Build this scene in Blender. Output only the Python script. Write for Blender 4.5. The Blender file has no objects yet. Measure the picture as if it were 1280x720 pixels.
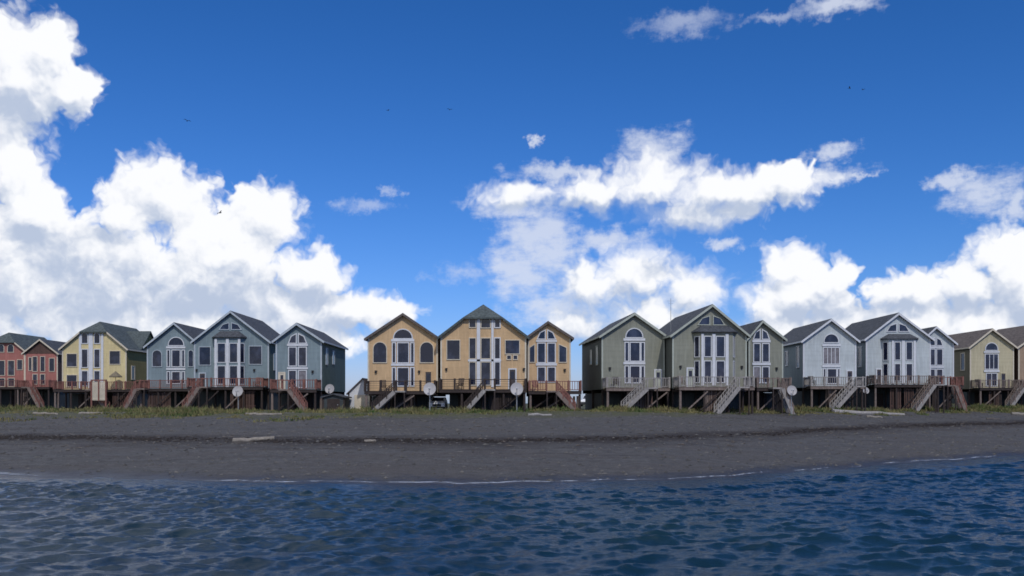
import bpy, bmesh, math, random
import numpy as np
R = math.radians
random.seed(7); rng = np.random.default_rng(11)
sc = bpy.context.scene
C = sc.collection
F = 1108.0; HY = 503.0; CH = 4.0           # focal length (px of a 1280 wide picture), horizon row, eye height (m)

# ---------------------------------------------------------------- camera
cd = bpy.data.cameras.new('camera'); cam = bpy.data.objects.new('camera', cd); C.objects.link(cam)
cam.location = (0, 0, CH); cam.rotation_euler = (R(90), 0, 0)
cd.sensor_width = 36; cd.lens = 36*F/1280; cd.shift_y = (HY-360)/1280; cd.clip_start = .1; cd.clip_end = 9000
sc.camera = cam
sc.cycles.use_denoising = True
sc.cycles.filter_width = 1.65
sc.cycles.max_bounces = 6; sc.cycles.diffuse_bounces = 3; sc.cycles.glossy_bounces = 3
sc.cycles.transparent_max_bounces = 8
sc.render.resolution_x = 1024; sc.render.resolution_y = 576
sc.view_settings.view_transform = 'Standard'; sc.view_settings.look = 'None'
sc.view_settings.exposure = 0.0; sc.view_settings.gamma = 1.0; sc.view_settings.use_curve_mapping = False

# ---------------------------------------------------------------- sky
SUN_EL, SUN_ROT = R(47), R(163)
w = bpy.data.worlds.new('World'); sc.world = w; w.use_nodes = True
w.cycles.sampling_method = 'MANUAL'; w.cycles.sample_map_resolution = 256
nt = w.node_tree; nt.nodes.clear()
class NG:
    """small helper for node trees"""
    def __init__(s, t): s.t = t
    def n(s, typ, **kw):
        nd = s.t.nodes.new(typ)
        for k, v in kw.items(): setattr(nd, k, v)
        return nd
    def link(s, a, b): s.t.links.new(a, b)
    def put(s, sock, v):
        if hasattr(v, 'is_linked') or isinstance(v, bpy.types.NodeSocket): s.link(v, sock)
        else: sock.default_value = v
    def m(s, op, a, b=None, c=None, clamp=False):
        nd = s.n('ShaderNodeMath', operation=op, use_clamp=clamp)
        s.put(nd.inputs[0], a)
        if b is not None: s.put(nd.inputs[1], b)
        if c is not None: s.put(nd.inputs[2], c)
        return nd.outputs[0]
    def v(s, op, a, b=None, c=None):
        nd = s.n('ShaderNodeVectorMath', operation=op)
        s.put(nd.inputs[0], a)
        if b is not None: s.put(nd.inputs[1], b)
        if c is not None: s.put(nd.inputs[2], c)
        return nd.outputs['Value'] if op in ('LENGTH', 'DOT_PRODUCT', 'DISTANCE') else nd.outputs[0]
    def noise(s, vec, scale, detail=4, rough=.5, col=False, dim='3D', **kw):
        nd = s.n('ShaderNodeTexNoise', noise_dimensions=dim); s.put(nd.inputs['Vector'], vec)
        nd.inputs['Scale'].default_value = scale; nd.inputs['Detail'].default_value = detail
        nd.inputs['Roughness'].default_value = rough
        for k, x in kw.items(): nd.inputs[k].default_value = x
        return nd.outputs['Color'] if col else nd.outputs['Fac']
    def mapr(s, x, a, b, c=0., d=1., mode='SMOOTHSTEP'):
        nd = s.n('ShaderNodeMapRange', interpolation_type=mode)
        s.put(nd.inputs[0], x); s.put(nd.inputs[1], a); s.put(nd.inputs[2], b)
        s.put(nd.inputs[3], c); s.put(nd.inputs[4], d)
        return nd.outputs[0]
    def mix(s, f, a, b, mode='MIX'):
        nd = s.n('ShaderNodeMix', data_type='RGBA', blend_type=mode)
        s.put(nd.inputs['Factor'], f); s.put(nd.inputs['A'], a); s.put(nd.inputs['B'], b)
        return nd.outputs['Result']

def px2dir(px, py):
    x, y, z = (px-640)/F, 1., (HY-py)/F
    return math.atan2(x, y), math.atan2(z, math.hypot(x, y))
# cumulus masses: (x, y, rx, ry) given as bearings read off the photograph, turned into azimuth and elevation
CUM = [(15,95,92,92),(92,112,42,36),(0,205,80,52),(60,60,52,42),(5,165,62,50),
 (203,245,76,60),(150,262,60,42),(335,268,60,46),(280,310,95,66),(46,268,56,48),(5,345,110,100),(130,345,130,85),(250,355,140,75),
 (392,348,54,50),(445,388,66,36),(355,395,110,44),(180,410,250,46),(494,390,44,18),(300,420,220,34),
 (645,243,80,24),(745,240,74,32),(820,228,84,46),(915,240,116,38),(985,222,64,26),(870,268,100,30),
 (735,358,54,44),(800,345,74,50),(866,362,54,42),(815,400,120,40),(725,405,56,34),
 (990,335,50,40),(1005,372,78,40),(955,388,46,34),(1040,348,38,28),(1150,366,76,34),(1210,355,62,40),(1258,325,58,46),(1300,365,100,66),
 (1140,404,130,30),(1220,404,100,40),(1005,408,110,26)]
WISP = [(820,182,50,22),(668,290,54,36),(652,335,50,46),(690,312,46,42),(640,262,60,16),(690,385,60,26),(760,300,60,16),
 (1050,6,52,15),(663,177,11,8),(1040,190,38,12),(1228,240,54,28),(1196,225,28,13),(1268,258,32,16),(908,304,34,10),(700,215,70,14),(1045,218,46,14),(1075,220,18,7)]
FAINT = [(855,30,60,16),(965,20,50,9),(575,342,32,16),(452,257,34,11),(490,239,14,7),(1010,12,40,10)]
# darker undersides of the masses (self-shadowed, grey water droplets seen against the light)
BASE = [(200,345,120,22),(330,400,110,22),(30,140,75,38),(100,330,95,34),(15,350,80,60),(270,372,230,30),(120,392,200,34),(880,268,120,20),(680,330,66,34),(700,262,90,14),
 (840,330,48,20),(760,392,100,30),(1060,395,130,22),(1230,385,80,20),(60,300,70,20)]
g = NG(nt)
def blob_field(p, blobs, k=.12):
    acc = None
    for (x, y, rx, ry) in blobs:
        a, e = px2dir(x, y); a1, e1 = px2dir(x+rx*.5, y); a0, e0 = px2dir(x-rx*.5, y)
        ra = a1-a0; re = ry/F*math.cos(e)**2
        d = g.v('LENGTH', g.v('MULTIPLY_ADD', p, (1/ra, 1/re, 1), (-a/ra, -e/re, 0)))
        acc = d if acc is None else g.m('SMOOTH_MIN', acc, d, k)
    return g.m('SUBTRACT', 1.0, acc)
tc = g.n('ShaderNodeTexCoord')
nrm = g.v('NORMALIZE', tc.outputs['Generated'])  # world direction
sep = g.n('ShaderNodeSeparateXYZ'); g.link(nrm, sep.inputs[0])
az = g.m('ARCTAN2', sep.outputs[0], sep.outputs[1]); el = g.m('ARCSINE', sep.outputs[2])
cmb = g.n('ShaderNodeCombineXYZ'); g.link(az, cmb.inputs[0]); g.link(el, cmb.inputs[1]); P = cmb.outputs[0]
# general broken cloud everywhere outside the bearings of the photograph
outm = g.m('MAXIMUM', g.mapr(g.m('ABSOLUTE', az), .60, .85), g.mapr(el, .50, .75))
gen_n = g.noise(g.v('MULTIPLY', nrm, (1, 1, 1.6)), 2.6, 3, .5)
leftish = g.mapr(az, -.30, .06, .28, -.07)
gen = g.m('MULTIPLY_ADD', g.m('SUBTRACT', g.m('ADD', gen_n, leftish), .56), 3.2, g.m('MULTIPLY_ADD', outm, 1.2, -1.2))
def density(off):
    p = g.v('ADD', P, off) if off else P
    w1 = g.v('MULTIPLY_ADD', g.v('SUBTRACT', g.noise(p, 26, 3, .6, col=True, dim='2D'), (.5,.5,.5)), (.036,.032,0), p)
    vor = g.n('ShaderNodeTexVoronoi', feature='F1', voronoi_dimensions='2D'); g.link(w1, vor.inputs['Vector'])
    vor.inputs['Scale'].default_value = 30; vor.inputs['Detail'].default_value = 2.0; vor.inputs['Roughness'].default_value=.6
    vor.inputs['Randomness'].default_value = 1.0
    f = g.m('MAXIMUM', g.m('ADD', blob_field(w1, CUM, .20), .035), gen)
    f = g.m('MULTIPLY_ADD', g.m('SUBTRACT', .42, vor.outputs['Distance']), .34, f)
    fine = g.m('SUBTRACT', g.noise(w1, 70, 4, .6, dim='2D'), .5)
    return g.m('MULTIPLY_ADD', fine, .34, f), w1
D0, w0 = density(None)
D1, w1_ = density((.007, .017, 0))
soft = g.m('ADD', g.mapr(g.noise(P, 9, 2, .5, dim='2D'), .35, .65, .26, .50), g.m('MULTIPLY', g.mapr(az, -.14, -.02), g.mapr(az, .22, .32, .34, 0.)))
alpha = g.mapr(D0, -.10, g.m('SUBTRACT', soft, .10))
# wisps: thin, soft
wf = blob_field(g.v('MULTIPLY_ADD', g.v('SUBTRACT', g.noise(P, 34, 4, .62, col=True, dim='2D'), (.5,.5,.5)), (.06,.03,0), P), WISP)
wq = g.v('MULTIPLY_ADD', g.v('SUBTRACT', g.noise(P, 40, 4, .65, col=True, dim='2D'), (.5,.5,.5)), (.07,.03,0), P)
falpha = g.m('MULTIPLY', g.mapr(g.m('MULTIPLY_ADD', g.m('SUBTRACT', g.noise(g.v('MULTIPLY', P, (.5, 1.4, 1)), 50, 4, .65, dim='2D'), .5), 1.3, blob_field(wq, FAINT)), -.3, 1.0), .42)
walpha = g.m('MULTIPLY', g.mapr(g.m('MULTIPLY_ADD', g.m('SUBTRACT', g.noise(g.v('MULTIPLY', P, (.6, 1.4, 1)), 60, 4, .6, dim='2D'), .5), 1.1, wf), -.2, .85), .78)
relief = g.m('SUBTRACT', D0, D1)
bf = g.mapr(blob_field(w0, BASE, .3), -.6, .8)
lum = g.m('MULTIPLY_ADD', relief, .85, .94)
lum = g.m('MULTIPLY_ADD', bf, -.46, lum)
lum = g.m('MULTIPLY_ADD', g.m('SUBTRACT', g.noise(w0, 15, 4, .55, dim='2D'), .5), .50, lum)
lum = g.m('MULTIPLY_ADD', outm, -.25, lum)
lum = g.mapr(lum, .25, 1.08, 0., 1.)
ccol = g.mix(lum, (4.9, 5.7, 7.3, 1), (9.8, 9.9, 10.2, 1))
sky = g.n('ShaderNodeTexSky', sky_type='NISHITA', sun_disc=False, sun_elevation=SUN_EL, sun_rotation=SUN_ROT,
          altitude=0, air_density=1.0, dust_density=.35, ozone_density=2.2)
skyc = g.mix(1.0, sky.outputs[0], (.62, .98, 1.36, 1), 'MULTIPLY')
sp_ = g.n('ShaderNodeSeparateColor'); g.link(skyc, sp_.inputs[0]); cc_ = g.n('ShaderNodeCombineColor')
for i_, (k_, p_) in enumerate(((1.44, 1.647), (.72, 1.17), (.865, 1.145))):   # deeper, clearer air than the model's default
    g.link(g.m('MULTIPLY', g.m('POWER', g.m('MULTIPLY', sp_.outputs[i_], .1), p_), k_*10), cc_.inputs[i_])
skyc = cc_.outputs[0]
walpha = g.m('MAXIMUM', walpha, falpha)
c1 = g.mix(walpha, skyc, (7.2, 7.7, 8.9, 1))
c2 = g.mix(alpha, c1, ccol)
bg = g.n('ShaderNodeBackground'); g.link(c2, bg.inputs[0]); bg.inputs[1].default_value = .10
wo = g.n('ShaderNodeOutputWorld'); g.link(bg.outputs[0], wo.inputs[0])

# ---------------------------------------------------------------- sun
sd = bpy.data.lights.new('sun', 'SUN'); sun = bpy.data.objects.new('sun', sd); C.objects.link(sun)
sd.energy = 2.3; sd.angle = R(.6); sd.color = (1, .95, .88)
from mathutils import Vector
sdir = Vector((math.sin(SUN_ROT)*math.cos(SUN_EL), math.cos(SUN_ROT)*math.cos(SUN_EL), math.sin(SUN_EL)))
sun.rotation_euler = sdir.to_track_quat('Z', 'Y').to_euler()
sun.location = (0, -20, 60)

# ---------------------------------------------------------------- materials
def mat(name, col, rough=.8, var=.15, scale=1.2, kind=None, col2=None, spec=.3, bump=.0, metal=0.):
    m = bpy.data.materials.new(name); m.use_nodes = True; t = m.node_tree; h = NG(t)
    b = t.nodes['Principled BSDF']; b.inputs['Roughness'].default_value = rough
    b.inputs['Specular IOR Level'].default_value = spec; b.inputs['Metallic'].default_value = metal
    co = h.n('ShaderNodeTexCoord').outputs['Object']
    geo = h.n('ShaderNodeNewGeometry').outputs['Position']
    n1 = h.noise(geo, scale, 5, .6)
    c = (*col, 1); d = (*(col2 or tuple(x*(1-var*2) for x in col)), 1)
    cc = h.mix(h.mapr(n1, .3, .75), c, d)
    hgt = n1
    if kind == 'siding':      # horizontal lap boards, 15 cm, each with its own faint tone and a small shadow gap in relief
        s = h.n('ShaderNodeSeparateXYZ'); h.link(geo, s.inputs[0])
        z = h.m('DIVIDE', s.outputs[2], .15); fr = h.m('FRACT', z)
        wn = h.n('ShaderNodeTexWhiteNoise', noise_dimensions='1D'); h.link(h.m('FLOOR', z), wn.inputs['W'])
        cc = h.mix(h.m('MULTIPLY', wn.outputs['Value'], .22), cc, (*[x*.6 for x in col], 1))
        st = h.noise(h.v('MULTIPLY', geo, (3, 3, .35)), 1.4, 5, .65)   # rain streaks and bleaching
        cc = h.mix(h.mapr(st, .42, .75, 0, .5), cc, (*[min(1, x*1.25+.02) for x in col], 1))
        hgt = h.m('ADD', h.m('MULTIPLY', fr, 1.0), h.m('MULTIPLY', n1, .2)); 
    if kind == 'shingle':
        br = h.n('ShaderNodeTexNoise'); h.link(h.v('MULTIPLY', geo, (3.5, 1.2, 7)), br.inputs['Vector']); br.inputs['Scale'].default_value = 1.3
        br.inputs['Detail'].default_value = 3
        cc = h.mix(h.mapr(br.outputs[0], .35, .65, 0, .8), cc, (*[x*1.5 for x in col], 1))
        hgt = br.outputs[0]
    if kind == 'wood':
        n2 = h.noise(h.v('MULTIPLY', geo, (5, 5, 1)), 2.0, 5, .7)
        cc = h.mix(h.mapr(n2, .35, .7), cc, (*[x*.55 for x in col], 1)); hgt = n2
    h.link(cc, b.inputs['Base Color'])
    if bump:
        bp = h.n('ShaderNodeBump'); bp.inputs['Strength'].default_value = bump; bp.inputs['Distance'].default_value = .03
        h.link(hgt, bp.inputs['Height']); h.link(bp.outputs[0], b.inputs['Normal'])
    return m
M = {}
def wallmat(k, c): M[k] = mat('siding_'+k, c, .75, .10, .35, 'siding', bump=.35)
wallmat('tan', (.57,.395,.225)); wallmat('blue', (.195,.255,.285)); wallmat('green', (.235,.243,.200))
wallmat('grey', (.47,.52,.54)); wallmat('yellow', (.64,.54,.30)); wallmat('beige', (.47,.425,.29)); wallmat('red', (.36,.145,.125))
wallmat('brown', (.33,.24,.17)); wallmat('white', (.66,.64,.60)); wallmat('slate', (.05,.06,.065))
wallmat('blue_shaded', (.10,.15,.14)); wallmat('yellow_shaded', (.27,.22,.085)); wallmat('green_shaded', (.095,.105,.095)); wallmat('grey_shaded', (.22,.27,.30))  # side-wall tones: front colours darkened to carry the shade of unlit sides
wallmat('umber', (.10,.06,.05)); wallmat('beige_shaded', (.16,.145,.10))  # brown for boards and painted side shade; beige darkened as side shade
M['roof'] = mat('roof_shingle', (.055,.06,.07), .9, .2, 1.5, 'shingle', bump=.5)
M['roof_g'] = mat('roof_shingle_green', (.065,.08,.082), .9, .2, 1.5, 'shingle', bump=.5)
M['roof_b'] = mat('roof_shingle_brown', (.10,.085,.08), .9, .2, 1.5, 'shingle', bump=.5)
M['white'] = mat('white_paint', (.58,.60,.64), .55, .06, 2)
M['cream'] = mat('cream_paint', (.58,.52,.42), .6, .08, 2)
M['pale'] = mat('pale_blue_paint', (.40,.45,.50), .6, .08, 2)
M['palegreen'] = mat('pale_green_paint', (.38,.41,.36), .6, .08, 2)
M['wood'] = mat('weathered_wood', (.24,.19,.17), .85, .2, 3, 'wood', bump=.3)
M['redwood'] = mat('red_stained_wood', (.26,.12,.10), .85, .2, 3, 'wood', bump=.3)
M['greywood'] = mat('grey_bleached_wood', (.36,.34,.33), .85, .2, 3, 'wood', bump=.3)
M['darkwood'] = mat('dark_creosoted_wood', (.055,.042,.04), .85, .2, 3, 'wood', bump=.3)
M['drift'] = mat('driftwood', (.30,.27,.235), .9, .2, 3, 'wood', bump=.4)
M['driftdark'] = mat('wet_driftwood', (.15,.13,.12), .9, .2, 3, 'wood', bump=.4)
M['dish'] = mat('dish_enamel', (.37,.36,.37), .5, .08, 3)
M['metal'] = mat('galvanised_steel', (.35,.36,.37), .45, .1, 4, metal=.6)
M['black'] = mat('black_metal', (.02,.02,.022), .5, .1, 4)
M['door'] = mat('dark_door_paint', (.07,.06,.06), .5, .1, 3)
M['whitecar'] = mat('white_car_paint', (.75,.76,.78), .25, .02, 2, spec=.5)
M['tyre'] = mat('tyre_rubber', (.02,.02,.02), .8, .1, 6)
M['canvas'] = mat('faded_canvas', (.20,.17,.12), .9, .15, 3)
M['bird'] = mat('bird_feathers', (.08,.08,.09), .9, .2, 5)
def glass():
    m = bpy.data.materials.new('window_glass'); m.use_nodes = True; t = m.node_tree; h = NG(t)
    b = t.nodes['Principled BSDF']; geo = h.n('ShaderNodeNewGeometry').outputs['Position']
    # curtains and dim rooms behind the glass: each window has its own tone
    nn = h.noise(h.v('MULTIPLY', geo, (1, .2, .8)), .9, 3, .6)
    h.link(h.mix(h.mapr(nn, .45, .72), (.006,.009,.026,1), (.035,.042,.075,1)), b.inputs['Base Color'])
    b.inputs['Roughness'].default_value = .06; b.inputs['IOR'].default_value = 1.5
    b.inputs['Specular IOR Level'].default_value = .5
    bp = h.n('ShaderNodeBump'); bp.inputs['Strength'].default_value = .05; bp.inputs['Distance'].default_value = .1
    h.link(h.noise(geo, 1.2, 2), bp.inputs['Height']); h.link(bp.outputs[0], b.inputs['Normal'])
    return m
M['glass'] = glass()
M['curtain'] = mat('drawn_curtain', (.21,.20,.225), .6, .25, 2.5, spec=.5)

# ---------------------------------------------------------------- mesh helpers
class MB:
    def __init__(s): s.v = []; s.f = []
    def add(s, vs, fs):
        o = len(s.v); s.v += [tuple(x) for x in vs]; s.f += [tuple(i+o for i in f) for f in fs]; return s
    def box(s, x0, x1, y0, y1, z0, z1):
        return s.add([(x0,y0,z0),(x1,y0,z0),(x1,y1,z0),(x0,y1,z0),(x0,y0,z1),(x1,y0,z1),(x1,y1,z1),(x0,y1,z1)],
                     [(0,3,2,1),(4,5,6,7),(0,1,5,4),(1,2,6,5),(2,3,7,6),(3,0,4,7)])
    def prism(s, poly, d0, d1, mp):
        n = len(poly)
        vs = [mp(a, b, d0) for a, b in poly] + [mp(a, b, d1) for a, b in poly]
        return s.add(vs, [tuple(range(n)), tuple(range(2*n-1, n-1, -1))] + [(i, (i+1) % n, n+(i+1) % n, n+i) for i in range(n)])
    def ring(s, inner, outer, d0, d1, mp):
        n = len(inner); vs = [mp(a,b,d0) for a,b in inner]+[mp(a,b,d0) for a,b in outer]+[mp(a,b,d1) for a,b in inner]+[mp(a,b,d1) for a,b in outer]
        fs = []
        for i in range(n):
            j = (i+1) % n
            fs += [(i,j,n+j,n+i), (2*n+i,3*n+i,3*n+j,2*n+j), (i,2*n+i,2*n+j,j), (n+i,n+j,3*n+j,3*n+i)]
        return s.add(vs, fs)
    def slab(s, pts, t):     # polygon with a vertical thickness t below it
        n = len(pts); vs = list(pts)+[(x,y,z-t) for x,y,z in pts]
        return s.add(vs, [tuple(range(n)), tuple(range(2*n-1, n-1, -1))] + [(i, (i+1) % n, n+(i+1) % n, n+i) for i in range(n)])
    def tube(s, p, q, r0, r1=None, n=8, cap=True):
        r1 = r0 if r1 is None else r1; p, q = Vector(p), Vector(q); d = (q-p).normalized()
        a = d.orthogonal().normalized(); b = d.cross(a)
        vs = [p+(a*math.cos(2*math.pi*i/n)+b*math.sin(2*math.pi*i/n))*r0 for i in range(n)] + \
             [q+(a*math.cos(2*math.pi*i/n)+b*math.sin(2*math.pi*i/n))*r1 for i in range(n)]
        fs = [(i, (i+1) % n, n+(i+1) % n, n+i) for i in range(n)]
        if cap: fs += [tuple(range(n-1, -1, -1)), tuple(range(n, 2*n))]
        return s.add(vs, fs)
    def bar(s, p, q, w, h):   # rectangular bar, h vertical
        p, q = Vector(p), Vector(q); d = (q-p).normalized(); side = d.cross(Vector((0,0,1)))
        side = side.normalized() if side.length > 1e-4 else Vector((1,0,0)); up = side.cross(d).normalized()
        vs = [e+side*sx*w/2+up*sz*h/2 for e in (p, q) for sx, sz in ((-1,-1),(1,-1),(1,1),(-1,1))]
        return s.add(vs, [(0,1,2,3),(7,6,5,4),(0,4,5,1),(1,5,6,2),(2,6,7,3),(3,7,4,0)])
    def build(s, name, m, parent=None, smooth=False):
        me = bpy.data.meshes.new(name); me.from_pydata(s.v, [], s.f)
        bm = bmesh.new(); bm.from_mesh(me); bmesh.ops.recalc_face_normals(bm, faces=bm.faces[:]); bm.to_mesh(me); bm.free()
        if smooth: me.shade_smooth()
        me.materials.append(m if not isinstance(m, str) else M[m])
        o = bpy.data.objects.new(name, me); C.objects.link(o)
        if parent: o.parent = parent
        return o
def tag(o, label, cat, group=None, kind=None):
    if label: o['label'] = label
    if cat: o['category'] = cat
    if group: o['group'] = group
    if kind: o['kind'] = kind
    return o
def empty(name, loc, rz, label, cat, group=None):
    o = bpy.data.objects.new(name, None); C.objects.link(o); o.location = loc; o.rotation_euler = (0,0,rz); o.empty_display_size = .3
    return tag(o, label, cat, group)
def offset(poly, w):
    n = len(poly); cx = sum(a for a,_ in poly)/n; cy = sum(b for _,b in poly)/n; out = []
    area = sum(poly[i][0]*poly[(i+1)%n][1]-poly[(i+1)%n][0]*poly[i][1] for i in range(n)); sg = 1 if area > 0 else -1
    for i in range(n):
        p0, p1, p2 = [Vector(poly[k % n]) for k in (i-1, i, i+1)]
        e0 = (p1-p0).normalized(); e1 = (p2-p1).normalized()
        n0 = Vector((e0.y, -e0.x))*sg; n1 = Vector((e1.y, -e1.x))*sg
        b = (n0+n1); b = b.normalized() if b.length > 1e-6 else n0
        out.append(tuple(p1+b*min(w/max(.35, b.dot(n0)), w*2.2)))
    return out
def rect(x0, x1, y0, y1): return [(x0,y0),(x1,y0),(x1,y1),(x0,y1)]
def arch(x0, x1, y0, y1, n=10, full=False):   # half round (or arched top over a straight part)
    c = (x0+x1)/2; r = (x1-x0)/2; h = min(r, y1-y0) if not full else (y1-y0)
    pts = [(x0, y0), (x1, y0)] if y1-h > y0+1e-3 else []
    k0 = 0
    for i in range(n+1):
        a = math.pi*i/n; pts.append((c+r*math.cos(a), y1-h+h*math.sin(a)))
    return pts

# ---------------------------------------------------------------- the ground
SX = np.array([-3000,-200,-60,-28,-20.6,-9.4,2.4,11,23,38.7,60,120,3000.]); SY = np.array([190,95,58,48.7,46.2,43.2,43.4,46.8,56,67,78,96,190.])
_xs = np.linspace(-400, 400, 3201); _k = np.hanning(33); _k /= _k.sum()
_ys = np.convolve(np.pad(np.interp(_xs, SX, SY), 16, mode='edge'), _k, 'valid')
def shore(x): return np.interp(x, _xs, _ys) + .35*np.sin(x*.55) + .22*np.sin(x*1.37+1) + .1*np.sin(x*3.1)
def vnoise(x, y, seed, n=7, base=1.0):
    r = np.random.default_rng(seed); o = 0*x
    for i in range(n):
        a = r.uniform(0, 2*math.pi); k = base*1.6**i; o = o+np.sin((x*math.cos(a)+y*math.sin(a))*k+r.uniform(0,6)+1.5*np.sin((y*math.cos(a)-x*math.sin(a))*k*.6+r.uniform(0,6)))/1.35**i
    return o/3
def sb(x): return np.interp(x, [-60,-28,0,20,39,80], [14,14,14.6,16,19,22])
def gz(x, y):
    x = np.asarray(x, float); y = np.asarray(y, float); s = y-shore(x); b = sb(x)
    plat = np.interp(x, [-45,-25,0,10,25,36,60], [3.1,3.1,3.1,3.2,3.35,3.65,3.95])
    t = s/b
    z = np.where(t < 1, 1.40*np.clip(t, -9, 1)**1.0*(b/14.6)**.6, 0)
    top = 1.40*(b/14.6)**.6
    zz = 0
    u = np.clip((s-b)/(np.interp(x, [-60,0,40],[34,28,26])), 0, 1)
    z = np.where(t >= 1, top+.06*np.clip((s-b)/1.2, 0, 1)+(plat-top-.06)*(1-(1-u)**1.45), z)
    z = np.where(s < 0, np.maximum(s*.10, -3), z)
    z = z+.035*vnoise(x*.5, y*1.3, 3)*np.clip(s/3, 0, 1)*np.where(y > 200, 0, 1)
    z = np.where(y > 230, np.maximum(3.8-(y-230)*.05, -3), z)
    return z
def grid_mesh(name, xs, ys, zf, m):
    X, Y = np.meshgrid(xs, ys); Z = zf(X, Y) if callable(zf) else zf
    if Z.ndim == 3: X, Y, Z = Z
    co = np.stack([X, Y, Z], -1).reshape(-1, 3).astype(np.float32)
    ny, nx = X.shape; idx = np.arange(nx*ny).reshape(ny, nx)
    q = np.stack([idx[:-1,:-1], idx[:-1,1:], idx[1:,1:], idx[1:,:-1]], -1).reshape(-1, 4)
    me = bpy.data.meshes.new(name); me.vertices.add(len(co)); me.vertices.foreach_set('co', co.ravel())
    me.loops.add(q.size); me.loops.foreach_set('vertex_index', q.ravel().astype(np.int32))
    me.polygons.add(len(q)); me.polygons.foreach_set('loop_start', np.arange(0, q.size, 4, dtype=np.int32))
    me.update(calc_edges=True); me.validate(); me.shade_smooth(); me.materials.append(m)
    o = bpy.data.objects.new(name, me); C.objects.link(o); return o, co
def steps(a, b, d, far, k=1.25):
    c = list(np.arange(a, b, d)); e = d; lo, hi = [], []
    x = a
    while x > far[0]: e *= k; x -= e; lo.append(x)
    e = d; x = c[-1]
    while x < far[1]: e *= k; x += e; hi.append(x)
    return np.array(lo[::-1]+c+hi)
def beach_mat():
    m = bpy.data.materials.new('dark_gravel'); m.use_nodes = True; t = m.node_tree; h = NG(t); b = t.nodes['Principled BSDF']
    geo = h.n('ShaderNodeNewGeometry').outputs['Position']
    at = h.n('ShaderNodeAttribute', attribute_name='s').outputs['Fac']; wr = h.n('ShaderNodeAttribute', attribute_name='wrack').outputs['Fac']
    n1 = h.noise(h.v('MULTIPLY', geo, (.14, 1, 1)), .6, 6, .7); n2 = h.noise(h.v('MULTIPLY', geo, (.6, 1, 1)), 2.4, 7, .8); n3 = h.noise(geo, 14, 4, .8)
    c = h.mix(h.mapr(n2, .3, .7), (.025,.026,.028,1), (.094,.094,.096,1))
    c = h.mix(h.mapr(n1, .38, .66, 0, .75), c, (.055,.048,.046,1))
    c = h.mix(h.mapr(n3, .45, .75, 0, .6), c, (.20,.19,.20,1))
    wet = h.mapr(h.m('MULTIPLY_ADD', h.noise(geo, .6, 4), -3., at), -1.2, 1.8, 1., 0.)
    c = h.mix(h.m('MULTIPLY', wet, .75), c, (.020,.020,.024,1))            # wet gravel just above the water
    edge = h.m('MULTIPLY_ADD', h.m('SUBTRACT', h.noise(h.v('MULTIPLY', geo, (.12, 1, 1)), .9, 5, .65), .5), 5.0, wr)
    band = h.m('MULTIPLY', h.mapr(edge, -3.6, -.5), h.mapr(edge, .5, 3.0, 1, 0))
    c = h.mix(h.m('MULTIPLY', band, .80), c, (.024,.019,.018,1))              # belt of rotting weed along the tide line
    e2 = h.m('ADD', edge, 3.6); b2 = h.m('MULTIPLY', h.mapr(e2, -.5, .0), h.mapr(e2, .2, .9, 1, 0))
    c = h.mix(h.m('MULTIPLY', b2, .45), c, (.030,.024,.024,1))
    sk_ = h.m('MULTIPLY', h.mapr(h.noise(h.v('MULTIPLY', geo, (.07, .9, .2)), .8, 5, .6), .56, .68), h.mapr(at, 3., 7.))
    c = h.mix(h.m('MULTIPLY', sk_, .6), c, (.028,.024,.024,1))
    so = h.mapr(h.m('MULTIPLY_ADD', h.noise(geo, .35, 4), 16., at), 38., 44.)
    c = h.mix(h.m('MULTIPLY', so, .75), c, h.mix(n2, (.035,.045,.014,1), (.10,.10,.05,1)))
    h.link(c, b.inputs['Base Color']); h.link(h.m('MULTIPLY_ADD', wet, -.55, .9), b.inputs['Roughness']); b.inputs['Specular IOR Level'].default_value = .3
    bp = h.n('ShaderNodeBump'); bp.inputs['Strength'].default_value = .8; bp.inputs['Distance'].default_value = .08
    h.link(h.m('ADD', n2, h.m('MULTIPLY', n3, .6)), bp.inputs['Height']); h.link(bp.outputs[0], b.inputs['Normal'])
    return m
ground, co = grid_mesh('ground', steps(-75, 85, .4, (-3500, 3500)), np.concatenate([steps(40, 100, .28, (34, 40), 1.0)[0:0], np.arange(34, 100, .28), np.arange(100, 150, 1.2), np.arange(150, 420, 9)]), gz, beach_mat())
tag(ground, 'dark grey gravel beach rising to the row of houses', 'ground', kind='structure')
for nm, val in (('s', co[:,1]-shore(co[:,0])), ('wrack', co[:,1]-shore(co[:,0])-sb(co[:,0])-.6)):
    a = ground.data.attributes.new(nm, 'FLOAT', 'POINT'); a.data.foreach_set('value', val.astype(np.float32))

# ---------------------------------------------------------------- the sea
def water_mat():
    m = bpy.data.materials.new('sea_water'); m.use_nodes = True; t = m.node_tree; h = NG(t); b = t.nodes['Principled BSDF']
    geo = h.n('ShaderNodeNewGeometry').outputs['Position']
    n0 = h.noise(h.v('MULTIPLY', geo, (.6, 1, 1)), .05, 3, .5)
    h.link(h.mix(h.mapr(n0, .35, .65), (.003,.018,.036,1), (.009,.028,.040,1)), b.inputs['Base Color'])
    b.inputs['Roughness'].default_value = .10; b.inputs['IOR'].default_value = 1.33; b.inputs['Specular IOR Level'].default_value = .5
    bp = h.n('ShaderNodeBump'); bp.inputs['Strength'].default_value = .50; bp.inputs['Distance'].default_value = .045
    h.link(h.m('ADD', h.noise(h.v('MULTIPLY', geo, (.55, 1.3, 1)), 7.5, 5, .7), h.m('MULTIPLY', h.noise(h.v('MULTIPLY', geo, (.6, 1.3, 1)), 1.8, 4, .6), 1.6)), bp.inputs['Height'])
    h.link(bp.outputs[0], b.inputs['Normal']); return m
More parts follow.
